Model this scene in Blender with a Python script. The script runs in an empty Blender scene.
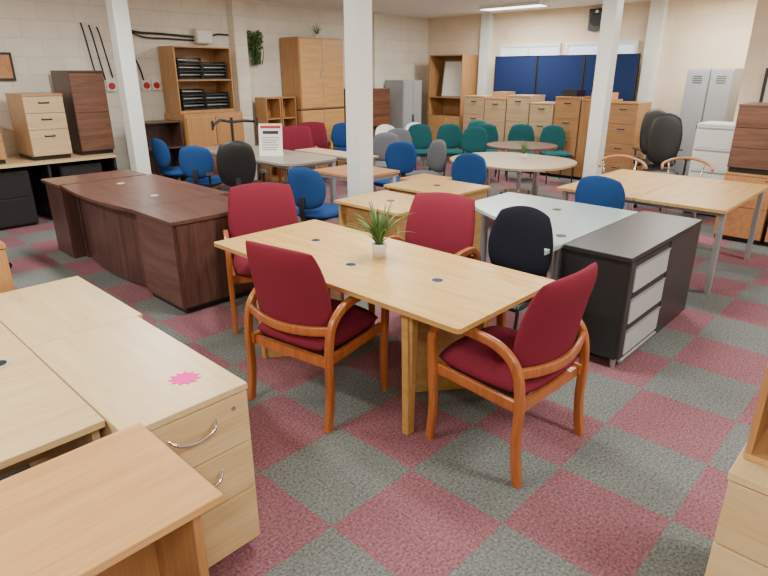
import bpy, math, random
from mathutils import Vector, Matrix
random.seed(7)
pi=math.pi
def s2l(c):
    out=[]
    for x in c:
        x=x/255.0
        out.append(x/12.92 if x<=.04045 else ((x+.055)/1.055)**2.4)
    return (out[0],out[1],out[2],1)

# ---------------------------------------------------------------- materials
MC={}
def newmat(name):
    m=bpy.data.materials.new(name); m.use_nodes=True
    return m,m.node_tree,m.node_tree.nodes["Principled BSDF"]
def plain(name,c,rough=.5,metal=0,spec=.5,bump=0,bscale=200):
    if name in MC: return MC[name]
    m,nt,b=newmat(name)
    tc=nt.nodes.new('ShaderNodeTexCoord'); n=nt.nodes.new('ShaderNodeTexNoise')
    n.inputs['Scale'].default_value=bscale if bump else 12; n.inputs['Detail'].default_value=3
    nt.links.new(tc.outputs['Object'],n.inputs['Vector'])
    mr=nt.nodes.new('ShaderNodeMapRange'); mr.inputs['To Min'].default_value=.93 if not bump else .72; mr.inputs['To Max'].default_value=1.05 if not bump else 1.25
    nt.links.new(n.outputs['Fac'],mr.inputs['Value'])
    mx=nt.nodes.new('ShaderNodeVectorMath'); mx.operation='SCALE'; mx.inputs[0].default_value=s2l(c)[:3]
    nt.links.new(mr.outputs['Result'],mx.inputs['Scale'])
    nt.links.new(mx.outputs[0],b.inputs['Base Color'])
    b.inputs['Roughness'].default_value=rough; b.inputs['Metallic'].default_value=metal
    b.inputs['Specular IOR Level'].default_value=spec
    if bump:
        bp=nt.nodes.new('ShaderNodeBump'); bp.inputs['Strength'].default_value=bump; bp.inputs['Distance'].default_value=.002
        nt.links.new(n.outputs['Fac'],bp.inputs['Height']); nt.links.new(bp.outputs[0],b.inputs['Normal'])
    MC[name]=m; return m
def wood(name,c1,c2,axis='x',rough=.34,sc=1.0):
    if name in MC: return MC[name]
    m,nt,b=newmat(name); L=nt.links.new
    tc=nt.nodes.new('ShaderNodeTexCoord'); oi=nt.nodes.new('ShaderNodeObjectInfo')
    ad=nt.nodes.new('ShaderNodeVectorMath'); ad.operation='ADD'
    cb=nt.nodes.new('ShaderNodeMath'); cb.operation='MULTIPLY'; cb.inputs[1].default_value=13
    L(oi.outputs['Random'],cb.inputs[0]); L(tc.outputs['Object'],ad.inputs[0]); L(cb.outputs[0],ad.inputs[1])
    mp=nt.nodes.new('ShaderNodeMapping'); s={'x':(1.0,16,16),'y':(16,1.0,16),'z':(16,16,1.0)}[axis]
    mp.inputs['Scale'].default_value=tuple(k*sc for k in s)
    L(ad.outputs[0],mp.inputs['Vector'])
    n=nt.nodes.new('ShaderNodeTexNoise'); n.inputs['Scale'].default_value=1.6; n.inputs['Detail'].default_value=5; n.inputs['Distortion'].default_value=.4
    n2=nt.nodes.new('ShaderNodeTexNoise'); n2.inputs['Scale'].default_value=9; n2.inputs['Detail'].default_value=3
    L(mp.outputs[0],n.inputs['Vector']); L(mp.outputs[0],n2.inputs['Vector'])
    mx=nt.nodes.new('ShaderNodeMix'); mx.inputs[0].default_value=.4
    L(n.outputs['Fac'],mx.inputs[2]); L(n2.outputs['Fac'],mx.inputs[3])
    cr=nt.nodes.new('ShaderNodeValToRGB'); cr.color_ramp.elements[0].position=.34; cr.color_ramp.elements[1].position=.62
    cr.color_ramp.elements[0].color=s2l(c2); cr.color_ramp.elements[1].color=s2l(c1)
    L(mx.outputs[0],cr.inputs['Fac']); L(cr.outputs['Color'],b.inputs['Base Color'])
    b.inputs['Roughness'].default_value=rough; b.inputs['Specular IOR Level'].default_value=.5
    MC[name]=m; return m
def emis(name,c,st):
    m,nt,b=newmat(name); b.inputs['Base Color'].default_value=s2l(c); b.inputs['Emission Color'].default_value=s2l(c); b.inputs['Emission Strength'].default_value=st
    return m

OAK=wood('oak_veneer',(214,178,108),(190,150,82),'y')
OAKX=wood('oak_veneer_x',(202,164,106),(176,136,80),'x')
OAKE=wood('oak_edge',(190,150,88),(168,128,68),'y')
MAPLE=wood('maple_laminate',(222,198,150),(206,177,128),'y',sc=.7)
MAPX=wood('maple_laminate_x',(218,193,144),(200,168,118),'x',sc=.7)
BEECH=wood('beech_laminate',(206,160,104),(188,138,84),'x')
BEECHZ=wood('beech_panel',(184,138,90),(162,114,68),'z')
FILA=wood('filing_maple',(206,180,144),(186,156,118),'x')
FILB=wood('filing_oak',(186,142,96),(166,120,76),'x')
CHERRY=wood('cherry_top',(196,140,96),(172,114,72),'y')
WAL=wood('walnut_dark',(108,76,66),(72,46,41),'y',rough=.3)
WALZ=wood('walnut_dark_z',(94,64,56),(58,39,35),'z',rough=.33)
WALM=wood('walnut_mid',(116,80,62),(82,54,42),'x',rough=.4)
CHW=wood('chair_frame_wood',(176,104,56),(142,78,38),'z',rough=.28)
RED=plain('red_fabric',(118,40,56),.95,bump=.4,bscale=260,spec=.1)
NAVY=plain('navy_fabric',(30,32,42),.95,bump=.4,bscale=260,spec=.1)
BLUE=plain('blue_fabric',(36,72,126),.95,bump=.4,bscale=260,spec=.1)
SCRB=plain('screen_fabric',(34,48,90),.95,bump=.3,bscale=260,spec=.1)
TEAL=plain('teal_fabric',(36,88,92),.95,bump=.4,bscale=260,spec=.1)
GREYF=plain('grey_fabric',(98,100,104),.95,bump=.4,bscale=260,spec=.1)
BLACK=plain('black_plastic',(30,30,32),.45)
BLKL=plain('black_laminate',(42,41,42),.33)
STEEL=plain('silver_steel',(176,180,184),.35,metal=.6)
CHROME=plain('chrome',(215,215,218),.15,metal=1)
SILV=plain('silver_paint',(186,189,190),.4,metal=.1)
GREYT=plain('grey_laminate',(162,154,142),.35)
ICE=plain('ice_white_laminate',(174,190,190),.22)
WHITE=plain('white_paint',(236,236,232),.45)
POLE=plain('column_paint',(226,232,228),.4)
LGREY=plain('light_grey_metal',(166,170,174),.45,metal=.1)
GREEN=plain('grass_green',(88,120,60),.6)
GREEN2=plain('leaf_green',(52,92,44),.6)
SOIL=plain('soil',(50,38,28),.95)
PINK=plain('pink_card',(255,20,170),.7)
PAPER=plain('paper_white',(246,244,240),.8)
REDP=plain('red_plastic',(190,40,36),.4)
CREAM=plain('cream_metal',(214,204,186),.5)
CARD=plain('cardboard',(176,140,98),.85)

# ---------------------------------------------------------------- mesh builder
class M:
    def __init__(s): s.v=[];s.f=[];s.mi=[];s.sm=[];s.mats=[]
    def mid(s,m):
        if m not in s.mats: s.mats.append(m)
        return s.mats.index(m)
    def add(s,vs,fs,m,smooth=False,mtx=None):
        o=len(s.v); k=s.mid(m)
        for v in vs:
            v=Vector(v)
            s.v.append(mtx@v if mtx else v)
        for f in fs:
            s.f.append([o+i for i in f]); s.mi.append(k); s.sm.append(smooth)
    def box(s,x0,x1,y0,y1,z0,z1,m,mtx=None):
        s.add([(x0,y0,z0),(x1,y0,z0),(x1,y1,z0),(x0,y1,z0),(x0,y0,z1),(x1,y0,z1),(x1,y1,z1),(x0,y1,z1)],
              [(3,2,1,0),(4,5,6,7),(0,1,5,4),(1,2,6,5),(2,3,7,6),(3,0,4,7)],m,False,mtx)
    def prism(s,poly,z0,z1,m,mtx=None,mside=None):
        n=len(poly)
        vs=[(x,y,z0) for x,y in poly]+[(x,y,z1) for x,y in poly]
        s.add(vs,[tuple(range(n-1,-1,-1)),tuple(range(n,2*n))],m,False,mtx)
        s.add(vs,[(i,(i+1)%n,n+(i+1)%n,n+i) for i in range(n)],mside or m,False,mtx)
    def cyl(s,p0,p1,r0,r1,m,n=16,smooth=True):
        p0=Vector(p0);p1=Vector(p1);d=(p1-p0).normalized()
        a=d.orthogonal().normalized();b=d.cross(a)
        vs=[]
        for p,r in((p0,r0),(p1,r1)):
            for i in range(n):
                t=2*pi*i/n; vs.append(p+a*math.cos(t)*r+b*math.sin(t)*r)
        s.add(vs,[(i,(i+1)%n,n+(i+1)%n,n+i) for i in range(n)],m,smooth)
        s.add(vs,[tuple(range(n-1,-1,-1)),tuple(range(n,2*n))],m)
    def lathe(s,prof,c,m,n=24):
        vs=[];k=len(prof)
        for r,z in prof:
            for i in range(n):
                t=2*pi*i/n; vs.append((c[0]+r*math.cos(t),c[1]+r*math.sin(t),c[2]+z))
        fs=[(j*n+i,j*n+(i+1)%n,(j+1)*n+(i+1)%n,(j+1)*n+i) for j in range(k-1) for i in range(n)]
        s.add(vs,fs,m,True)
    def tube(s,path,r,m,n=10,closed=False):
        P=[Vector(p) for p in path];k=len(P);vs=[]
        T=[]
        for i in range(k):
            if closed: t=P[(i+1)%k]-P[i-1]
            else: t=P[min(i+1,k-1)]-P[max(i-1,0)]
            T.append(t.normalized())
        a=T[0].orthogonal().normalized()
        for i in range(k):
            a=(a-T[i]*a.dot(T[i])).normalized(); b=T[i].cross(a)
            rr=r[i] if isinstance(r,(list,tuple)) else r
            for j in range(n):
                t=2*pi*j/n; vs.append(P[i]+a*math.cos(t)*rr+b*math.sin(t)*rr)
        R=k if closed else k-1
        s.add(vs,[(i*n+j,i*n+(j+1)%n,((i+1)%k)*n+(j+1)%n,((i+1)%k)*n+j) for i in range(R) for j in range(n)],m,True)
        if not closed: s.add(vs,[tuple(range(n-1,-1,-1)),tuple(range((k-1)*n,k*n))],m)
    def sweep(s,path,B,hb,hn,m):
        P=[Vector(p) for p in path];k=len(P);B=Vector(B).normalized();vs=[]
        sec=[]
        for cx,cy,a0 in((1,1,0),(-1,1,90),(-1,-1,180),(1,-1,270)):
            for a in(0,45,90):
                t=math.radians(a0+a); q=.35
                sec.append((cx*(1-q)+q*math.cos(t),cy*(1-q)+q*math.sin(t)))
        n=len(sec)
        for i in range(k):
            T=(P[min(i+1,k-1)]-P[max(i-1,0)]).normalized(); N=B.cross(T).normalized()
            h=hn[i] if isinstance(hn,(list,tuple)) else hn
            for x,y in sec: vs.append(P[i]+B*x*hb+N*y*h)
        s.add(vs,[(i*n+j,i*n+(j+1)%n,(i+1)*n+(j+1)%n,(i+1)*n+j) for i in range(k-1) for j in range(n)],m,True)
        s.add(vs,[tuple(range(n-1,-1,-1)),tuple(range((k-1)*n,k*n))],m)
    def pad(s,C,U,V,hu,hv,T,m,bu=0,bv=0,k=.22,n=10,taper=0,p=5):
        C=Vector(C);U=Vector(U).normalized();V=Vector(V).normalized();N=U.cross(V)
        idx={};vs=[];ss=[math.sin(pi/2*i/n) for i in range(-n,n+1)];L=len(ss)
        for side in(0,1):
            for i,a in enumerate(ss):
                for j,b in enumerate(ss):
                    edge=i in(0,L-1) or j in(0,L-1)
                    if side==1 and edge: idx[(1,i,j)]=idx[(0,i,j)];continue
                    u=a*math.sqrt(1-k*b*b);v=b*math.sqrt(1-k*a*a)
                    th=T*math.sqrt(max(0,(1-abs(a)**p)*(1-abs(b)**p)))
                    idx[(side,i,j)]=len(vs)
                    vs.append(C+U*hu*u*(1-taper*v)+V*hv*v+N*(bu*u*u+bv*v*v+(th if side==0 else -th)))
        fs=[]
        for i in range(L-1):
            for j in range(L-1):
                q=[idx[(0,i,j)],idx[(0,i+1,j)],idx[(0,i+1,j+1)],idx[(0,i,j+1)]];fs.append(q)
                q=[idx[(1,i,j)],idx[(1,i,j+1)],idx[(1,i+1,j+1)],idx[(1,i+1,j)]];fs.append(q)
        s.add(vs,fs,m,True)
    def obj(s,name,loc=(0,0,0),rot=0,bevel=0):
        me=bpy.data.meshes.new(name)
        me.from_pydata([tuple(v) for v in s.v],[],s.f)
        for m in s.mats: me.materials.append(m)
        me.polygons.foreach_set('material_index',s.mi); me.polygons.foreach_set('use_smooth',s.sm)
        me.update()
        return place(name,me,loc,rot,bevel)
def place(name,me,loc,rot=0,bevel=0):
    o=bpy.data.objects.new(name,me); bpy.context.scene.collection.objects.link(o)
    o.location=loc; o.rotation_euler=(0,0,math.radians(rot))
    if bevel:
        b=o.modifiers.new('bevel','BEVEL'); b.width=bevel; b.segments=2; b.limit_method='ANGLE'; b.angle_limit=math.radians(50)
    return o
def cr(pts,n=6):
    P=[Vector(p) for p in pts];out=[]
    Q=[P[0]*2-P[1]]+P+[P[-1]*2-P[-2]]
    for i in range(1,len(Q)-2):
        for j in range(n):
            t=j/n;a,b,c,d=Q[i-1],Q[i],Q[i+1],Q[i+2]
            out.append(.5*((2*b)+(c-a)*t+(2*a-5*b+4*c-d)*t*t+(3*b-a-3*c+d)*t**3))
    out.append(P[-1]);return out
def rrect(x0,x1,y0,y1,r,n=6):
    out=[]
    for cx,cy,a0 in((x1-r,y1-r,0),(x0+r,y1-r,90),(x0+r,y0+r,180),(x1-r,y0+r,270)):
        for i in range(n+1):
            t=math.radians(a0+90*i/n); out.append((cx+r*math.cos(t),cy+r*math.sin(t)))
    return out

# ---------------------------------------------------------------- room
A1=10.5; B1=8.65; A0=-2.5; B0=-3.0; CH=2.83
def floor_mat():
    m,nt,b=newmat('carpet_tiles');L=nt.links.new
    tc=nt.nodes.new('ShaderNodeTexCoord');mp=nt.nodes.new('ShaderNodeMapping')
    mp.inputs['Location'].default_value=(-.215,-.45,.2)
    L(tc.outputs['Object'],mp.inputs['Vector'])
    ck=nt.nodes.new('ShaderNodeTexChecker');ck.inputs['Scale'].default_value=2
    ck.inputs['Color1'].default_value=s2l((134,92,100)); ck.inputs['Color2'].default_value=s2l((110,114,112))
    L(mp.outputs[0],ck.inputs['Vector'])
    n=nt.nodes.new('ShaderNodeTexNoise');n.inputs['Scale'].default_value=80;n.inputs['Detail'].default_value=4;n.inputs['Roughness'].default_value=.8
    n2=nt.nodes.new('ShaderNodeTexNoise');n2.inputs['Scale'].default_value=2.2;n2.inputs['Detail'].default_value=4
    L(tc.outputs['Object'],n.inputs['Vector']);L(tc.outputs['Object'],n2.inputs['Vector'])
    r1=nt.nodes.new('ShaderNodeMapRange');r1.inputs['From Min'].default_value=.3;r1.inputs['From Max'].default_value=.7;r1.inputs['To Min'].default_value=.25;r1.inputs['To Max'].default_value=1.75
    r2=nt.nodes.new('ShaderNodeMapRange');r2.inputs['To Min'].default_value=.72;r2.inputs['To Max'].default_value=1.22
    L(n.outputs['Fac'],r1.inputs['Value']);L(n2.outputs['Fac'],r2.inputs['Value'])
    mu=nt.nodes.new('ShaderNodeMath');mu.operation='MULTIPLY';L(r1.outputs[0],mu.inputs[0]);L(r2.outputs[0],mu.inputs[1])
    sc=nt.nodes.new('ShaderNodeVectorMath');sc.operation='SCALE';L(ck.outputs['Color'],sc.inputs[0]);L(mu.outputs[0],sc.inputs['Scale'])
    L(sc.outputs[0],b.inputs['Base Color']);b.inputs['Roughness'].default_value=.98;b.inputs['Specular IOR Level'].default_value=.1
    bp=nt.nodes.new('ShaderNodeBump');bp.inputs['Strength'].default_value=.5;bp.inputs['Distance'].default_value=.004
    L(n.outputs['Fac'],bp.inputs['Height']);L(bp.outputs[0],b.inputs['Normal'])
    return m
def block_mat(name,c,mort,strength=.6):
    m,nt,b=newmat(name);L=nt.links.new
    tc=nt.nodes.new('ShaderNodeTexCoord');sx=nt.nodes.new('ShaderNodeSeparateXYZ');L(tc.outputs['Object'],sx.inputs[0])
    ad=nt.nodes.new('ShaderNodeMath');ad.operation='ADD';L(sx.outputs[0],ad.inputs[0]);L(sx.outputs[1],ad.inputs[1])
    cx=nt.nodes.new('ShaderNodeCombineXYZ');L(ad.outputs[0],cx.inputs[0]);L(sx.outputs[2],cx.inputs[1])
    br=nt.nodes.new('ShaderNodeTexBrick');br.inputs['Scale'].default_value=1;br.inputs['Brick Width'].default_value=.44;br.inputs['Row Height'].default_value=.215
    br.inputs['Mortar Size'].default_value=.007;br.inputs['Mortar Smooth'].default_value=.3
    br.inputs['Color1'].default_value=s2l(c);br.inputs['Color2'].default_value=s2l([k*.97 for k in c]);br.inputs['Mortar'].default_value=s2l(mort)
    L(cx.outputs[0],br.inputs['Vector'])
    n=nt.nodes.new('ShaderNodeTexNoise');n.inputs['Scale'].default_value=3;n.inputs['Detail'].default_value=6;L(tc.outputs['Object'],n.inputs['Vector'])
    r=nt.nodes.new('ShaderNodeMapRange');r.inputs['To Min'].default_value=.88;r.inputs['To Max'].default_value=1.08;L(n.outputs['Fac'],r.inputs['Value'])
    sc=nt.nodes.new('ShaderNodeVectorMath');sc.operation='SCALE';L(br.outputs['Color'],sc.inputs[0]);L(r.outputs[0],sc.inputs['Scale'])
    L(sc.outputs[0],b.inputs['Base Color']);b.inputs['Roughness'].default_value=.7
    bp=nt.nodes.new('ShaderNodeBump');bp.inputs['Strength'].default_value=strength;bp.inputs['Distance'].default_value=.006;bp.invert=True
    L(br.outputs['Fac'],bp.inputs['Height']);L(bp.outputs[0],b.inputs['Normal'])
    return m
WL=block_mat('painted_block_left',(238,232,218),(222,215,200),.35)
WB=block_mat('painted_block_back',(234,216,190),(226,206,180),.2)
CEIL=plain('ceiling_paint',(240,240,236),.8)
TRIM=plain('trim_paint',(205,198,186),.5)
def rbox(name,x0,x1,y0,y1,z0,z1,m,bevel=0):
    b=M();b.box(x0,x1,y0,y1,z0,z1,m);return b.obj(name,bevel=bevel)
rbox('floor',A0,A1,B0,B1,-.1,0,floor_mat())
rbox('ceiling',A0,A1,B0,B1,CH,CH+.1,CEIL)
rbox('wall_left',A0-.15,A1+.15,B1,B1+.15,-.1,CH+.1,WL)
rbox('wall_back',A1,A1+.15,B0,B1,-.1,CH+.1,WB)
rbox('wall_right',A0,A1,B0-.15,B0,-.1,CH+.1,WB)
rbox('wall_front',A0-.15,A0,B0-.15,B1,-.1,CH+.1,WL)
rbox('wall_alcove',8.7,A1,B0,2.05,0,CH,WB)
rbox('baseboard_left',A0,A1-.02,B1-.02,B1,0,.1,TRIM)
rbox('baseboard_back',A1-.02,A1,2.05,B1-.02,0,.1,TRIM)
rbox('trim_1',5.55,5.78,B1-.14,B1,0,CH,WL)
rbox('trim_2',8.7,8.95,B1-.14,B1,0,CH,WL)
rbox('trim_3',A1-.14,A1,7.0,7.2,0,CH,POLE)
rbox('trim_4',A1-.14,A1,3.72,3.95,0,CH,POLE)
def column(x,y):
    b=M();w=.092;b.box(-w,w,-w,w,0,CH,POLE);b.box(-.13,.13,-.13,.13,0,.012,POLE);b.box(-.12,.12,-.12,.12,CH-.02,CH,POLE)
    b.obj('support_column',(x,y,0),0,.012)
column(3.29,7.45);column(4.0,4.12);column(7.58,3.34)
WIN=emis('window_daylight',(206,220,232),.9)
def window(name,y0,y1,z0,z1):
    b=M();x=A1
    b.box(x-.02,x,y0,y1,z0,z1,WIN)
    for a,c,d,e in((y0-.05,y0,z0-.05,z1+.05),(y1,y1+.05,z0-.05,z1+.05),(y0,y1,z0-.05,z0),(y0,y1,z1,z1+.05)):
        b.box(x-.05,x,a,c,d,e,WHITE)
    b.box(x-.05,x,(y0+y1)/2-.02,(y0+y1)/2+.02,z0,z1,WHITE)
    b.obj(name)
window('window_1',5.55,6.75,2.02,2.2)
window('window_2',4.15,5.35,2.02,2.2)
EM=emis('light_diffuser',(255,253,246),5)
def clight(x,y,pw=80):
    b=M();b.box(-.6,.6,-.16,.16,-.05,0,WHITE);b.box(-.57,.57,-.13,.13,-.056,-.05,EM)
    b.obj('ceiling_light',(x,y,CH),90)
    l=bpy.data.lights.new('lamp','AREA');l.shape='RECTANGLE';l.size=.3;l.size_y=1.2;l.energy=pw;l.color=(1,.965,.9)
    o=bpy.data.objects.new('ceiling_lamp',l);bpy.context.scene.collection.objects.link(o);o.location=(x,y,CH-.07)
for x in(-.6,2.6,6.0,9.4):
    for y in(-.8,2.5,5.9): clight(x,y)

# ---------------------------------------------------------------- furniture makers
def armchair(fab,frame):
    b=M()
    loop=cr([(-.27,0,0),(-.245,0,.2),(-.245,0,.42),(-.215,0,.57),(-.12,0,.645),(.03,0,.665),(.17,0,.66),(.245,0,.60),(.25,0,.45),(.235,0,.22),(.25,0,0)],5)
    for sy in(-1,1):
        b.sweep([(p.x,sy*.285,p.z) for p in loop],(0,1,0),.017,.021,frame)
        b.sweep([(-.245,sy*.262,.375),(.235,sy*.262,.40)],(0,1,0),.013,.028,frame)
    b.sweep(cr([(-.225,-.285,.55),(-.262,-.15,.535),(-.28,0,.53),(-.262,.15,.535),(-.225,.285,.55)],4),(0,0,1),.024,.013,frame)
    b.box(.19,.215,-.262,.262,.36,.41,frame);b.box(-.235,-.21,-.262,.262,.34,.39,frame)
    b.pad((.01,0,.45),(1,0,0),(0,1,0),.265,.252,.062,fab,bv=-.006,k=.14)
    b.box(-.2,.2,-.22,.22,.385,.405,BLACK)
    b.pad((-.245,0,.71),(0,1,0),(-.2,0,1),.258,.265,.044,fab,bu=.05,bv=-.02,k=.2,taper=.04)
    return b
RCH=armchair(RED,CHW)
for x,y,r in((1.875,2.29,9),(2.25,1.29,88),(2.37,3.43,240),(2.885,2.35,193)):
    RCH.obj('red_armchair',(x,y,0),r)
def visitor(fab,fr):
    b=M()
    for sy in(-1,1):
        b.tube(cr([(.24,sy*.22,0),(.2,sy*.22,.40),(.16,sy*.22,.43),(-.18,sy*.22,.43)],4),.011,fr,8)
        b.tube(cr([(-.26,sy*.22,0),(-.2,sy*.2,.42),(-.23,sy*.17,.6),(-.26,sy*.16,.72)],4),.011,fr,8)
    b.tube([(.19,-.22,.42),(.19,.22,.42)],.01,fr,8)
    b.pad((.0,0,.465),(1,0,0),(0,1,0),.235,.235,.04,fab,k=.3,n=7)
    b.pad((-.235,0,.70),(0,1,0),(-.1,0,1),.225,.215,.03,fab,bu=.04,k=.35,n=7,taper=.1)
    return b
VN=visitor(NAVY,BLACK)
VN.obj('navy_visitor_chair',(2.97,1.80,0),183).scale=(1,1,1.05)
VB=visitor(BLUE,BLACK).obj('blue_visitor_chair',(6.75,6.95,0),230).data
VT=visitor(TEAL,BLACK).obj('teal_visitor_chair',(7.75,6.55,0),215).data
for x,y,r in((8.15,6.15,225),(8.55,5.7,220),(8.95,5.25,215),(9.15,4.7,230),(7.9,5.55,200),(9.15,6.2,240)): place('teal_visitor_chair',VT,(x,y,0),r)
place('blue_visitor_chair',VB,(7.05,7.6,0),240)
RCH.obj('red_armchair',(5.65,7.2,0),235)
RCH.obj('red_armchair',(6.3,7.6,0),235)
VG=visitor(GREYF,BLACK).obj('grey_visitor_chair',(5.98,4.95,0),160).data
for x,y,r in((6.25,5.95,210),(6.9,6.2,230)): place('grey_visitor_chair',VG,(x,y,0),r)
def task(fab,arms=False,high=0,backm=None):
    b=M()
    for i in range(5):
        t=2*pi*i/5+.3;c,s_=math.cos(t),math.sin(t)
        b.tube([(.03*c,.03*s_,.12),(.17*c,.17*s_,.10),(.29*c,.29*s_,.07)],[.022,.018,.013],BLACK,8)
        b.cyl((.29*c-.012*s_,.29*s_+.012*c,.028),(.29*c+.012*s_,.29*s_-.012*c,.028),.028,.028,BLACK,12)
        b.cyl((.29*c,.29*s_,.03),(.29*c,.29*s_,.075),.008,.008,BLACK,8)
    b.cyl((0,0,.08),(0,0,.28),.032,.03,BLACK);b.cyl((0,0,.28),(0,0,.41),.018,.018,CHROME)
    b.box(-.12,.1,-.09,.09,.40,.43,BLACK)
    b.pad((.02,0,.475),(1,0,0),(0,1,0),.24,.24,.045,fab,k=.35,n=7)
    b.sweep(cr([(-.1,0,.415),(-.24,0,.42),(-.29,0,.5),(-.28,0,.66)],4),(0,1,0),.03,.008,BLACK)
    b.pad((-.25,0,.74+high/2),(0,1,0),(-.08,0,1),.215,.2+high/2,.035,backm or fab,bu=.05,k=.4,n=7)
    if arms:
        for sy in(-1,1):
            b.tube(cr([(-.05,sy*.2,.43),(-.03,sy*.29,.45),(-.03,sy*.3,.6),(-.05,sy*.3,.66)],4),.014,BLACK,8)
            b.pad((.0,sy*.3,.675),(1,0,0),(0,1,0),.13,.04,.015,BLACK,n=4)
    return b
TB=task(BLUE).obj('blue_task_chair',(3.60,4.28,0),15).data
for x,y,r in((5.02,2.05,5),(4.95,3.62,185),(5.3,4.85,200),(3.7,6.6,40),(3.85,7.55,0)): place('blue_task_chair',TB,(x,y,0),r)
TK=task(BLACK,True,.12).obj('black_office_chair',(1.05,6.1,0),0).data
place('black_office_chair',TK,(3.66,5.8,0),60)
TM=task(BLACK,True,.3).obj('black_mesh_chair',(8.3,2.72,0),200).data
place('black_mesh_chair',TM,(9.2,3.1,0),220)

def pedestal(name,loc,rot,w,d,h,n,body,front,top=None,handle='bow',hm=STEEL,fr=None,plinth=.05):
    b=M();top=top or body
    b.box(-w/2,w/2,-d/2+.02,d/2,plinth,h-.025,body)
    b.box(-w/2+.01,w/2-.01,-d/2+.05,d/2-.01,0,plinth,BLACK)
    b.box(-w/2-.002,w/2+.002,-d/2-.002,d/2+.002,h-.025,h,top)
    fr=fr or [1]*n;tot=sum(fr);z=h-.03;H=z-plinth
    for q in fr:
        hh=H*q/tot;z1=z;z0=z-hh+.006
        b.box(-w/2+.003,w/2-.003,-d/2,-d/2+.02,z0,z1,front)
        zc=z1-min(.07,hh*.35)
        if handle=='bow':
            b.tube(cr([(-.085,-d/2+.002,zc+.008),(-.06,-d/2-.022,zc-.006),(0,-d/2-.03,zc-.014),(.06,-d/2-.022,zc-.006),(.085,-d/2+.002,zc+.008)],5),.0065,hm,8)
        elif handle=='bar':
            b.box(-w/2+.02,w/2-.02,-d/2-.012,-d/2+.001,z1-.03,z1-.012,hm)
        elif handle=='cup':
            b.box(-.06,.06,-d/2-.006,-d/2+.001,zc-.012,zc+.012,BLACK);b.box(-.05,.05,-d/2-.014,-d/2-.006,zc+.004,zc+.010,hm)
        z=z0-.006
    b.cyl((w/2-.06,-d/2-.004,h-.055),(w/2-.06,-d/2+.002,h-.055),.009,.009,CHROME,10)
    return b.obj(name,loc,rot,.0025)

# --- main boardroom table
b=M();cx,cy=2.255,2.275
b.prism(rrect(-.425,.425,-.975,.975,.02,3),.705,.73,OAK,mside=OAKE)
for sy in(-1,1):
    for sx in(-1,1):
        x0,y0=sx*.325,sy*.615;x1,y1=0,sy*.36
        d=Vector((x1-x0,y1-y0,0)).normalized();n=Vector((-d.y,d.x,0))*.016
        P=[Vector((x0,y0,0)),Vector((x1,y1,0))];q=[(P[0],0),(P[1],0),(P[1],.705),(P[0]-d*.04,.705)]
        vs=[(p+n+Vector((0,0,z))) for p,z in q]+[(p-n+Vector((0,0,z))) for p,z in q]
        b.add(vs,[(0,1,2,3),(7,6,5,4),(0,4,5,1),(1,5,6,2),(2,6,7,3),(3,7,4,0)],OAKX)
        w0,w1=.024,.042
        vs=[(x0-w0,y0-.02,0),(x0+w0,y0-.02,0),(x0+w0,y0+.02,0),(x0-w0,y0+.02,0),(x0-w1,y0-.02,.705),(x0+w1,y0-.02,.705),(x0+w1,y0+.02,.705),(x0-w1,y0+.02,.705)]
        b.add(vs,[(3,2,1,0),(4,5,6,7),(0,1,5,4),(1,2,6,5),(2,3,7,6),(3,0,4,7)],OAKE)
for gy,gx in((1.75,2.25),(2.27,2.12),(2.8,2.31)):
    b.cyl((gx-cx,gy-cy,.73),(gx-cx,gy-cy,.733),.04,.038,SILV,20);b.cyl((gx-cx,gy-cy,.733),(gx-cx,gy-cy,.734),.03,.03,BLACK,18)
b.obj('oak_meeting_table',(cx,cy,0),0,.003)

def grass(loc,s=1,n=60,name='potted_grass_plant'):
    b=M()
    b.lathe([(0,0),(.040,0),(.048,.075),(.050,.088),(.045,.088),(.042,.075),(0,.075)],(0,0,0),WHITE)
    b.lathe([(.042,.077),(0,.081)],(0,0,0),SOIL)
    for i in range(n):
        a=random.random()*2*pi;ln=random.uniform(.16,.32);sp=random.uniform(.02,.25)
        d=Vector((math.cos(a),math.sin(a),0));t=Vector((-d.y,d.x,0));w=random.uniform(.006,.010)
        pts=[];K=6
        for k in range(K+1):
            q=k/K;c=d*(.012+sp*(q**1.4))+Vector((0,0,.075+ln*q-sp*.4*q**3));ww=w*(1-q)**.6
            pts.append(c-t*ww);pts.append(c+t*ww)
        b.add(pts,[(2*k,2*k+1,2*k+3,2*k+2) for k in range(K)],random.choice([GREEN,GREEN,GREEN2]),True)
    o=b.obj(name,loc);o.scale=(s,s,s);return o
grass((2.34,2.26,.731),.95,90)
grass((6.55,3.8,.731),.7,40)
grass((7.15,8.4,2.302),.75,40,'potted_cabinet_plant')

# --- dark walnut executive desk
b=M()
N=14
def bow(y0,y1,x,bulge):
    return [(x-bulge*(1-(2*i/N-1)**2),y1+(y0-y1)*i/N) for i in range(N+1)]
y0,y1=4.54,6.02
b.prism([(2.78,y0),(2.78,y1)]+bow(y0,y1,1.87,.06),.712,.74,WAL)
fr=bow(y0+.03,y1-.03,2.0,.08)
b.prism([(2.05,y0+.03),(2.05,y1-.03)]+fr,.02,.712,WALZ)
for yy in(y0,y1-.03): b.box(1.98,2.74,yy,yy+.03,0,.712,WALZ)
b.box(1.87,2.66,3.88,4.53,.712,.742,WAL);b.box(1.9,2.64,3.9,4.51,.05,.712,WALZ);b.box(1.93,2.62,3.93,4.49,0,.05,BLACK)
b.box(1.893,1.9,3.91,4.50,.06,.70,WAL)
b.box(1.91,2.63,3.89,3.90,.06,.70,WALZ)
b.box(1.84,2.72,6.03,6.5,.715,.745,WAL);b.box(1.87,2.7,6.05,6.48,0,.715,WALZ)
for gx,gy in((2.25,4.9),(2.3,5.7)): b.cyl((gx,gy,.74),(gx,gy,.743),.035,.035,SILV,18)
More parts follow.
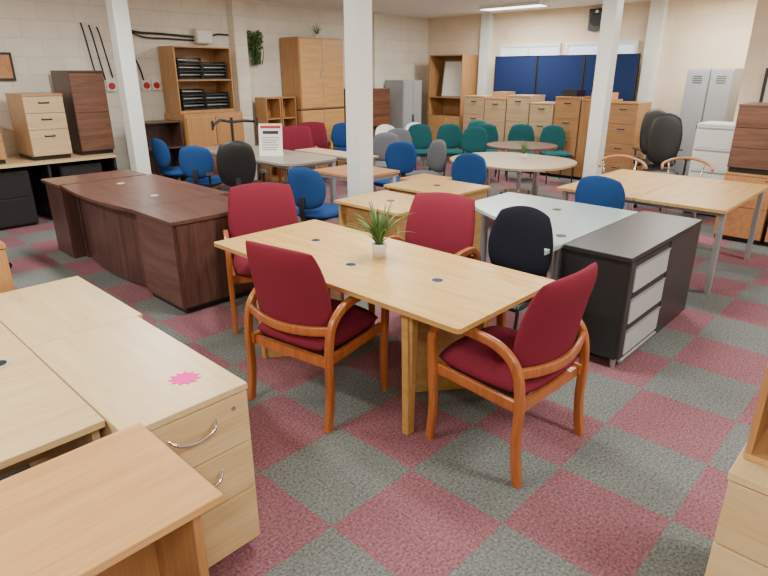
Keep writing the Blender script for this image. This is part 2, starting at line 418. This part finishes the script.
b.obj('walnut_executive_desk',(0,0,0),0,.003)

# --- near-left maple desks
b=M()
b.box(.0,.435,0,.86,.705,.73,MAPLE);b.box(.003,.432,.02,.858,.05,.705,MAPX);b.box(.02,.41,.05,.84,0,.05,MAPX)
zs=[(.50,.70),(.295,.494),(.055,.289)]
for z0,z1 in zs:
    b.box(.005,.43,.0,.02,z0,z1,MAPX)
    zc=z1-.075
    if z0<.1: continue
    b.tube(cr([(.13,.002,zc+.014),(.155,-.024,zc-.004),(.215,-.032,zc-.014),(.275,-.024,zc-.004),(.30,.002,zc+.014)],6),.0065,CHROME,10)
b.cyl((.37,-.003,.655),(.37,.002,.655),.009,.009,CHROME,10)
b.obj('maple_desk_pedestal',(.527,1.575,0),0,.0025)
b=M()
b.box(0,.46,0,.76,.705,.73,MAPLE);b.box(.003,.457,.0,.74,.05,.705,MAPX);b.box(.02,.44,.02,.72,0,.05,MAPX)
for z0,z1 in zs: b.box(.005,.455,.74,.758,z0,z1,MAPX)
b.obj('maple_desk_pedestal',(.527,2.438,0),0,.0025)
b=M()
b.box(-1.2,.521,1.70,3.2,.705,.73,MAPX);b.box(.49,.515,1.75,3.18,0,.705,MAPX);b.box(-1.18,-1.155,1.75,3.18,0,.705,MAPX);b.box(-1.155,.49,2.4,2.42,.25,.705,MAPX)
b.cyl((.40,2.36,.73),(.40,2.36,.733),.04,.04,SILV,20);b.cyl((.40,2.36,.733),(.40,2.36,.734),.028,.028,BLACK,18)
b.obj('maple_desk',(0,0,0),0,.003)
b=M()
b.box(-1.0,.575,1.10,1.565,.735,.76,BEECH);b.box(.50,.525,1.13,1.55,0,.735,BEECHZ);b.box(-.95,-.925,1.13,1.55,0,.735,BEECHZ);b.box(-.925,.50,1.4,1.418,.3,.735,BEECHZ)
b.obj('beech_desk',(0,0,0),0,.004)
b=M();poly=[]
for i in range(22):
    r=.052 if i%2==0 else .034;t=2*pi*i/22;poly.append((r*math.cos(t)*1.1,r*math.sin(t)))
b.prism(poly,0,.0015,PINK);b.obj('pink_star_price_tag',(.825,1.76,.731),-40)
pedestal('beech_pedestal',(.5,3.55,0),0,.42,.54,.95,3,BEECHZ,BEECHZ)

# --- near-right corner
pedestal('maple_pedestal',(1.89,-.02,0),-90,.46,.6,.73,3,MAPX,MAPX,MAPLE,handle='bow')
b=M();b.box(1.68,2.17,-.22,.20,.731,.75,BEECH);b.box(1.68,2.17,.182,.20,.75,1.02,BEECHZ);b.box(1.68,2.17,-.22,-.202,.75,1.02,BEECHZ);b.box(2.15,2.17,-.2,.18,.75,1.02,BEECHZ);b.box(1.68,2.17,-.22,.20,1.02,1.04,BEECH)
b.obj('beech_desktop_box',(0,0,0),0,.002)

# --- black sideboard with silver drawers
b=M();w=1.3
b.box(0,w,0,.43,.71,.74,BLKL);b.box(.01,w-.01,.02,.42,.07,.71,BLKL)
for z0,z1 in((.50,.70),(.29,.49),(.08,.28)):
    b.box(.10,.66,-.002,.02,z0,z1-.035,SILV);b.box(.10,.66,.004,.02,z1-.035,z1,BLACK);b.box(.10,.66,-.008,.004,z1-.045,z1-.033,STEEL)
b.box(.01,.085,0,.02,.08,.705,BLKL);b.box(.67,w-.01,0,.02,.03,.705,BLKL)
for x in(.05,.64,w-.06):
    for y in(.04,.38): b.cyl((x,y,0),(x,y,.07),.016,.02,STEEL,12)
b.tube([(.06,.005,.05),(.66,.005,.05)],.012,STEEL,8)
b.obj('black_sideboard',(3.3,1.15,0),0,.003)
# --- ice-white wave desk
b=M()
ed=[(v.x,v.y) for v in cr([(3.93,2.76,0),(3.76,2.5,0),(3.59,2.2,0),(3.47,1.95,0),(3.32,1.74,0),(3.10,1.6,0)],4)]
b.prism([(4.56,1.6),(4.56,2.76)]+ed,.708,.733,ICE)
for x,y in((4.48,1.7),(4.48,2.68),(3.98,2.62),(3.4,1.66)): b.cyl((x,y,0),(x,y,.708),.03,.03,STEEL,14)
b.box(3.4,4.48,1.64,1.66,.3,.7,SILV)
for x,y in((3.5,1.70),(4.2,2.1)): b.cyl((x,y,.733),(x,y,.736),.035,.035,BLACK,16)
b.obj('white_wave_desk',(0,0,0),0,.003)

def paneldesk(name,x0,x1,y0,y1,h,top,side):
    b=M();b.box(x0,x1,y0,y1,h-.025,h,top)
    for y in(y0+.02,y1-.045): b.box(x0+.03,x1-.03,y,y+.025,0,h-.025,side)
    b.box(x0+.08,x0+.1,y0+.045,y1-.045,.2,h-.025,side)
    cx,cy=(x0+x1)/2,(y0+y1)/2
    b.cyl((cx,cy,h),(cx,cy,h+.003),.035,.035,BLACK,16)
    return b.obj(name,(0,0,0),0,.003)
def steeldesk(name,x0,x1,y0,y1,h,top,leg=STEEL,rad=.02,inset=.06,sq=.025):
    b=M();b.prism(rrect(x0,x1,y0,y1,rad,4),h-.025,h,top)
    for x in(x0+inset,x1-inset):
        for y in(y0+inset,y1-inset): b.box(x-sq,x+sq,y-sq,y+sq,0,h-.03,leg)
    for y in(y0+inset,y1-inset): b.box(x0+inset,x1-inset,y-.02,y+.02,h-.07,h-.025,leg)
    for x in(x0+inset,x1-inset): b.box(x-.02,x+.02,y0+inset,y1-inset,h-.07,h-.025,leg)
    return b.obj(name,(0,0,0),0,.003)
paneldesk('oak_desk',3.24,3.86,2.92,3.66,.73,OAK,OAKX)
paneldesk('oak_desk',4.05,4.7,3.05,3.85,.73,OAK,OAKX)
steeldesk('cherry_desk',4.15,4.8,4.3,5.05,.73,CHERRY,leg=SILV)
steeldesk('beech_side_table',5.0,5.45,4.05,4.5,.6,BEECH,leg=CHROME,sq=.015)
b=M()
for y0,y1 in((1.12,1.84),(1.845,2.57)): b.prism(rrect(5.08,6.6,y0,y1,.01,2),.705,.73,OAKX)
for x in(5.2,6.48):
    for y in(1.16,2.53): b.box(x-.03,x+.03,y-.02,y+.02,0,.70,STEEL)
    b.box(x-.02,x+.02,1.16,2.53,.66,.705,STEEL)
for y in(1.25,2.44): b.box(5.2,6.48,y-.02,y+.02,.66,.705,STEEL)
b.obj('oak_bench_desk',(0,0,0),0,.003)
CONF=wood('conference_top',(186,166,138),(166,144,114),'y')
b=M();b.prism(rrect(-.65,.65,-.75,.75,.55,10),.705,.73,CONF)
for sy in(-1,1):
    b.cyl((0,sy*.35,.02),(0,sy*.35,.705),.04,.04,CHROME)
    for t in(0.6,2.2,3.7,5.3): b.tube([(0,sy*.35,.1),(.35*math.cos(t),sy*.35+.3*math.sin(t),.02)],.016,CHROME,8)
b.obj('rounded_conference_table',(6.38,3.86,0),0,.003)
b=M();b.cyl((0,0,.70),(0,0,.73),.52,.52,WALM,40,True);b.cyl((0,0,.02),(0,0,.70),.035,.035,CHROME);b.cyl((0,0,0),(0,0,.02),.28,.26,CHROME,28)
b.obj('round_walnut_table',(7.85,4.6,0))
steeldesk('grey_meeting_table',4.15,5.0,5.45,7.75,.74,GREYT,rad=.2,inset=.1,sq=.03,leg=LGREY)
steeldesk('beige_table',5.12,5.5,5.3,6.6,.73,wood('beige_top',(206,184,152),(190,162,126),'y'),leg=LGREY)
b=M();mt=Matrix.Rotation(math.radians(-12),4,'X')
INK=plain('ink',(120,60,60),.8)
b.box(-.15,.15,-.004,0,.01,.40,PAPER,mt);b.box(-.13,.13,-.0055,-.004,.34,.375,REDP,mt)
b.box(-.10,.10,-.0055,-.004,.27,.31,BLACK,mt)
for i in range(6): b.box(-.11,.11-.02*(i%3),-.0055,-.004,.22-.03*i,.228-.03*i,INK,mt)
b.box(-.15,.15,-.06,.12,0,.008,PAPER)
b.obj('poster_stand',(4.5,6.28,.741),-45)
b=M();b.cyl((0,0,0),(0,0,.02),.08,.08,BLACK,20);b.cyl((0,0,.02),(0,0,.42),.02,.02,BLACK)
b.tube([(0,0,.36),(.2,-.15,.36),(.32,-.28,.34)],.02,BLACK,8);b.tube([(0,0,.36),(-.2,.12,.4),(-.32,.2,.34)],.02,BLACK,8)
b.box(.28,.36,-.33,-.31,.28,.40,BLACK);b.box(-.36,-.28,.2,.22,.28,.40,BLACK)
b.obj('monitor_arm',(4.6,7.3,.741),50)

# ---------------------------------------------------------------- left wall
b=M();x0,x1=.6,3.12
b.box(x0,x1,7.72,8.6,.72,.75,MAPX);
for x in(x0,1.45,2.3,x1-.03): b.box(x,x+.03,7.76,8.58,0,.72,BLKL)
b.box(x0+.03,x1-.03,8.5,8.52,.1,.72,BLKL)
for xx in(1.6,2.45): b.box(xx,xx+.5,7.82,8.4,.02,.66,BLKL);b.box(xx+.01,xx+.49,7.8,7.82,.36,.65,BLKL);b.box(xx+.01,xx+.49,7.8,7.82,.04,.35,BLKL)
b.obj('long_bench_desk',(0,0,0),0,.003)
pedestal('oak_filing_pedestal',(2.42,8.15,.751),0,.44,.62,.76,3,FILB,FILA,handle='cup',fr=[1,1,1.6])
pedestal('walnut_drawer_cabinet',(2.99,8.22,.751),0,.42,.6,1.02,2,WALZ,WALM,handle='none',fr=[1,1])
pedestal('beech_filing_pedestal',(1.7,8.15,.751),0,.44,.62,.5,2,BEECHZ,BEECHZ,handle='cup')
def bookcase(name,x0,x1,y0,y1,z0,z1,n,m,back=None):
    b=M();t=.02
    b.box(x0,x0+t,y0,y1,z0,z1,m);b.box(x1-t,x1,y0,y1,z0,z1,m);b.box(x0+t,x1-t,y0,y1,z1-t,z1,m);b.box(x0+t,x1-t,y0,y1,z0,z0+t+.02,m)
    b.box(x0+t,x1-t,y1-.01,y1,z0,z1,back or m)
    for i in range(1,n):
        z=z0+(z1-z0)*i/n;b.box(x0+t,x1-t,y0+.01,y1-.01,z-.01,z+.01,m)
    return b.obj(name,(0,0,0),0,.002)
bookcase('walnut_bookcase',3.6,4.22,8.0,8.35,0,1.1,3,WALZ)
bookcase('oak_open_bookcase',4.3,5.22,8.15,8.6,1.181,2.1,2,BEECHZ)
def trays(loc,n):
    b=M()
    for i in range(n):
        z=i*.05;b.box(-.19,.19,-.14,.14,z,z+.008,BLACK);b.box(-.19,-.183,-.14,.14,z,z+.042,BLACK);b.box(.183,.19,-.14,.14,z,z+.042,BLACK);b.box(-.19,.19,.132,.14,z,z+.042,BLACK)
        b.box(-.16,.16,-.12,.12,z+.008,z+.022,LGREY if i%2 else BLACK)
        b.tube([(-.19,-.14,z+.04),(.19,-.14,z+.02)],.004,BLACK,6)
    b.obj('letter_tray_stack',loc,random.uniform(-6,6))
trays((4.57,8.36,1.223),6);trays((4.98,8.36,1.223),5);trays((4.57,8.36,1.652),6);trays((4.98,8.36,1.652),5)
b=M();b.box(4.27,5.25,8.0,8.6,.02,1.18,BEECHZ);b.box(4.29,4.755,7.982,8.0,.06,1.14,BEECHZ);b.box(4.765,5.23,7.982,8.0,.06,1.14,BEECHZ)
for x in(4.72,4.80): b.box(x-.006,x+.006,7.965,7.982,.6,.75,STEEL)
b.box(4.29,5.23,8.03,8.58,0,.02,BLACK);b.obj('beech_cupboard',(0,0,0),0,.003)
b=M();x0,x1,ya,yb=6.5,7.5,8.12,8.6
b.box(x0,x1,ya,yb,.05,1.13,FILB);b.box(x0,x1,ya,yb,1.15,2.3,BEECHZ);b.box(x0+.01,x1-.01,ya+.02,yb-.01,0,.05,BLACK);b.box(x0+.01,x1-.01,ya+.01,yb,1.13,1.15,BLACK)
for z0,z1 in((.07,1.12),(1.17,2.27)):
    for xa,xb in((x0+.015,7.0-.003),(7.0+.003,x1-.015)): b.box(xa,xb,ya-.018,ya,z0,z1,BEECH)
    for x in(6.95,7.05): b.box(x-.006,x+.006,ya-.034,ya-.018,(z0+z1)/2-.07,(z0+z1)/2+.07,STEEL)
b.obj('tall_oak_cupboard',(0,0,0),0,.003)
bookcase('small_oak_bookcase',5.84,6.14,8.2,8.5,0,1.36,4,BEECHZ)
bookcase('small_oak_bookcase',6.16,6.46,8.2,8.5,0,1.36,4,BEECHZ)
WR=wood('walnut_red',(128,82,62),(98,58,42),'x')
pedestal('walnut_drawer_chest',(8.15,8.25,0),0,.8,.6,.73,2,WR,WR,handle='bar',hm=WALM)
pedestal('walnut_drawer_chest',(8.15,8.25,.731),0,.8,.6,.73,3,WR,WR,handle='bar',hm=WALM)
b=M();b.box(8.98,9.55,8.0,8.5,0,1.6,LGREY);b.box(9.0,9.26,7.985,8.0,.05,1.56,LGREY);b.box(9.27,9.53,7.985,8.0,.05,1.56,LGREY);b.box(9.235,9.25,7.97,7.985,.8,.95,BLACK);b.box(9.28,9.295,7.97,7.985,.8,.95,BLACK)
b.obj('grey_metal_cupboard',(0,0,0),0,.003)
b=M();b.box(9.95,10.45,7.3,8.15,0,.9,BEECHZ);
b.box(9.95,10.45,7.3,7.32,.9,2.08,BEECHZ);b.box(9.95,10.45,8.13,8.15,.9,2.08,BEECHZ);b.box(9.95,10.45,7.32,8.13,2.06,2.08,BEECHZ);b.box(10.43,10.45,7.32,8.13,.9,2.06,BEECHZ);b.box(9.96,10.43,7.32,8.13,1.25,1.27,BEECHZ)
b.box(9.93,9.95,7.32,7.72,.05,.88,BEECH);b.box(9.93,9.95,7.73,8.13,.05,.88,BEECH)
b.obj('oak_storage_unit',(0,0,0),0,.003)
b=M();b.box(-.25,.25,-.008,.008,0,.66,WHITE);b.box(-.27,.27,-.01,.01,-.02,0,STEEL);b.box(-.27,-.25,-.01,.01,-.02,.68,STEEL);b.box(.25,.27,-.01,.01,-.02,.68,STEEL);b.box(-.27,.27,-.01,.01,.66,.68,STEEL)
o=b.obj('whiteboard',(10.1,7.65,1.292),-90);o.rotation_euler=(math.radians(-8),0,math.radians(-90))
# hanging plant
b=M();b.lathe([(0,0),(.04,0),(.055,.08),(.05,.08),(0,.07)],(0,-.02,0),SOIL,18)
for i in range(320):
    a=random.random()*2*pi;z=random.uniform(-.28,.22)
    r=random.uniform(.02,.16)*(1 if z>-.05 else .55)
    c=Vector((r*math.cos(a),min(.02,r*math.sin(a)*.7),z));u=Vector((random.uniform(-1,1),random.uniform(-1,1),random.uniform(-1,1))).normalized()*.04;v=u.orthogonal().normalized()*.024
    b.add([c-u,c+v,c+u,c-v],[(0,1,2,3)],random.choice([GREEN,GREEN2,GREEN2]))
for i in range(14):
    a=random.random()*2*pi;b.tube(cr([(0,-.02,.06),(.07*math.cos(a),-.04-.05*abs(math.sin(a)),.12),(.11*math.cos(a),-.06-.06*abs(math.sin(a)),-.1),(.08*math.cos(a),-.06,-.28)],4),.004,GREEN2,5)
b.obj('hanging_plant',(5.96,8.56,2.15))
# wall cables etc
b=M()
for i,dx in enumerate((0,.1,.2)):
    b.tube(cr([(3.3+dx,8.64,2.36-dx*.2),(3.31+dx,8.6,2.2),(3.34+dx*1.05,8.6,1.95),(3.4+dx*1.05,8.64,1.62+.03*i)],6),.011,BLACK,8)
b.tube(cr([(3.75,8.64,2.36),(4.0,8.6,2.28),(4.4,8.61,2.27),(4.9,8.61,2.25)],6),.016,BLACK,8)
b.tube(cr([(3.8,8.61,2.33),(4.1,8.6,2.22),(4.5,8.61,2.21),(4.9,8.61,2.2)],6),.012,BLACK,8)
b.tube(cr([(3.82,8.64,2.3),(3.86,8.6,2.1),(3.98,8.6,1.85),(4.05,8.64,1.64)],6),.012,BLACK,8)
b.tube(cr([(5.15,8.61,2.25),(5.3,8.61,2.3),(5.5,8.61,2.3)],5),.014,BLACK,8)
b.obj('wall_cables')
b=M();b.box(4.9,5.18,8.53,8.65,2.16,2.36,CREAM);b.box(4.92,5.16,8.52,8.53,2.18,2.34,WHITE);b.obj('junction_box')
for x in(3.35,4.0):
    b=M();b.box(0,.13,-.04,0,0,.14,WHITE);b.cyl((.065,-.055,.07),(.065,-.04,.07),.045,.045,REDP,16);b.box(.15,.28,-.04,0,0,.14,WHITE);b.cyl((.215,-.055,.07),(.215,-.04,.07),.045,.045,REDP,16)
    b.obj('industrial_socket',(x,8.648,1.50),0,.004)
b=M();b.box(2.0,2.4,8.61,8.65,1.65,1.98,BLACK);b.box(2.03,2.37,8.605,8.61,1.68,1.95,CHERRY);b.obj('picture_frame')

# ---------------------------------------------------------------- back wall
cols=[(FILA,FILA,4),(FILB,FILA,3),(FILA,FILA,3),(FILA,FILA,4),(FILB,FILB,4),(FILB,BEECHZ,3),(BEECHZ,FILB,4)]
for i,(bd,fr_,n) in enumerate(cols):
    pedestal('filing_cabinet',(9.85,6.72-.48*i,0),-90,.46,.55,[1.33,1.3,1.36,1.25,1.36,1.33,1.3][i],n,bd,fr_,handle='cup')
for i,(y,hh,ww,m) in enumerate(((6.2,1.302,.3,CARD),(4.8,1.362,.26,BLACK),(4.25,1.332,.32,BEECH))):
    b=M();b.box(-.16,.16,-ww/2,ww/2,0,.10,m);b.box(-.16,.16,-ww/2,-.004,.10,.105,m);b.box(-.16,.16,.004,ww/2,.10,.105,m);b.obj('storage_box',(9.85,y+.04,hh))
for i in range(3):
    b=M();y=6.75-.93*i
    b.box(-.02,.02,-.92,0,.1,2.03,SCRB);b.box(-.025,.025,-.92,-.9,.05,2.04,BLACK);b.box(-.025,.025,-.02,0,.05,2.04,BLACK);b.box(-.025,.025,-.9,-.02,2.02,2.04,BLACK)
    for yy in(-.85,-.07): b.box(-.12,.12,yy-.02,yy+.02,0,.05,BLACK);
    b.obj('blue_office_screen',(10.28,y,0),0,.003)
b=M();b.box(-.1,.0,-.14,.14,-.17,.17,BLACK);b.cyl((-.1,0,0),(-.108,0,0),.11,.10,plain('speaker_grille',(48,48,50),.7),24);b.cyl((-.1,0,.12),(-.106,0,.12),.03,.03,STEEL,12)
b.obj('wall_speaker',(10.5,4.85,2.6))
b=M();x0,x1=9.75,10.22
for i in range(2):
    ya=2.4+.32*i
    b.box(x0,x1,ya,ya+.31,.05,1.8,LGREY)
    b.box(x0-.015,x0,ya+.012,ya+.298,.07,1.78,LGREY)
    for k in range(4): b.box(x0-.018,x0-.015,ya+.09,ya+.22,1.6+.03*k,1.61+.03*k,BLACK)
    b.box(x0-.025,x0-.015,ya+.03,ya+.05,.95,1.05,BLACK)
b.box(x0+.02,x1-.02,2.42,3.0,0,.05,BLACK)
b.obj('grey_lockers',(0,0,0),0,.004)
pedestal('white_filing_cabinet',(8.42,2.1,0),-90,.44,.5,1.15,4,WHITE,WHITE,handle='bar',hm=LGREY)
for y in(1.42,.92):
    pedestal('oak_pedestal',(7.4,y,0),-90,.46,.6,.74,2,BEECHZ,CHERRY,handle='none')
    pedestal('walnut_pedestal',(7.4,y,.741),-90,.46,.58,.70,3,WALM,WALM,handle='none')
b=M();b.box(8.66,8.7,1.25,1.8,1.35,1.8,BLACK);b.box(8.655,8.66,1.29,1.76,1.39,1.76,CREAM);b.obj('notice_board')
def shell():
    b=M();b.pad((0,0,.45),(1,0,0),(0,1,0),.22,.22,.012,WHITE,bu=.03,bv=.04,k=.4,n=6)
    b.pad((-.2,0,.66),(0,1,0),(-.2,0,1),.21,.22,.012,WHITE,bu=.07,k=.45,n=6)
    for sx in(-1,1):
        for sy in(-1,1): b.tube([(sx*.12,sy*.12,.44),(sx*.2,sy*.2,0)],.01,CHROME,8)
    return b
SH=shell().obj('white_shell_chair',(7.65,7.15,0),240).data
place('white_shell_chair',SH,(8.35,7.1,0),230)
def bent():
    b=M();b.cyl((0,0,.44),(0,0,.465),.2,.2,CHERRY,24)
    for sx,sy in((.14,.14),(.14,-.14)): b.tube([(sx,sy,.44),(sx*1.3,sy*1.3,0)],.013,CHROME,8)
    for sy in(-1,1): b.tube(cr([(-.22,sy*.18,0),(-.15,sy*.17,.44),(-.2,sy*.2,.7)],4),.013,CHROME,8)
    b.tube(cr([(.1,-.27,.66),(-.1,-.26,.69),(-.22,-.15,.73),(-.25,0,.75),(-.22,.15,.73),(-.1,.26,.69),(.1,.27,.66)],5),.017,CHERRY,10)
    return b
BT=bent().obj('bentwood_chair',(7.3,2.85,0),210).data
place('bentwood_chair',BT,(7.65,2.2,0),200)

# ---------------------------------------------------------------- camera / world
w=bpy.data.worlds.new('world');bpy.context.scene.world=w;w.use_nodes=True
w.node_tree.nodes['Background'].inputs[0].default_value=(.8,.85,.9,1);w.node_tree.nodes['Background'].inputs[1].default_value=.3
cam=bpy.data.cameras.new('camera');cam.sensor_width=36;cam.lens=27.05;cam.clip_start=.05
co=bpy.data.objects.new('camera',cam);bpy.context.scene.collection.objects.link(co)
co.location=(0,0,1.75);co.rotation_euler=(math.radians(90-20.5),0,math.radians(43.5-90))
bpy.context.scene.camera=co
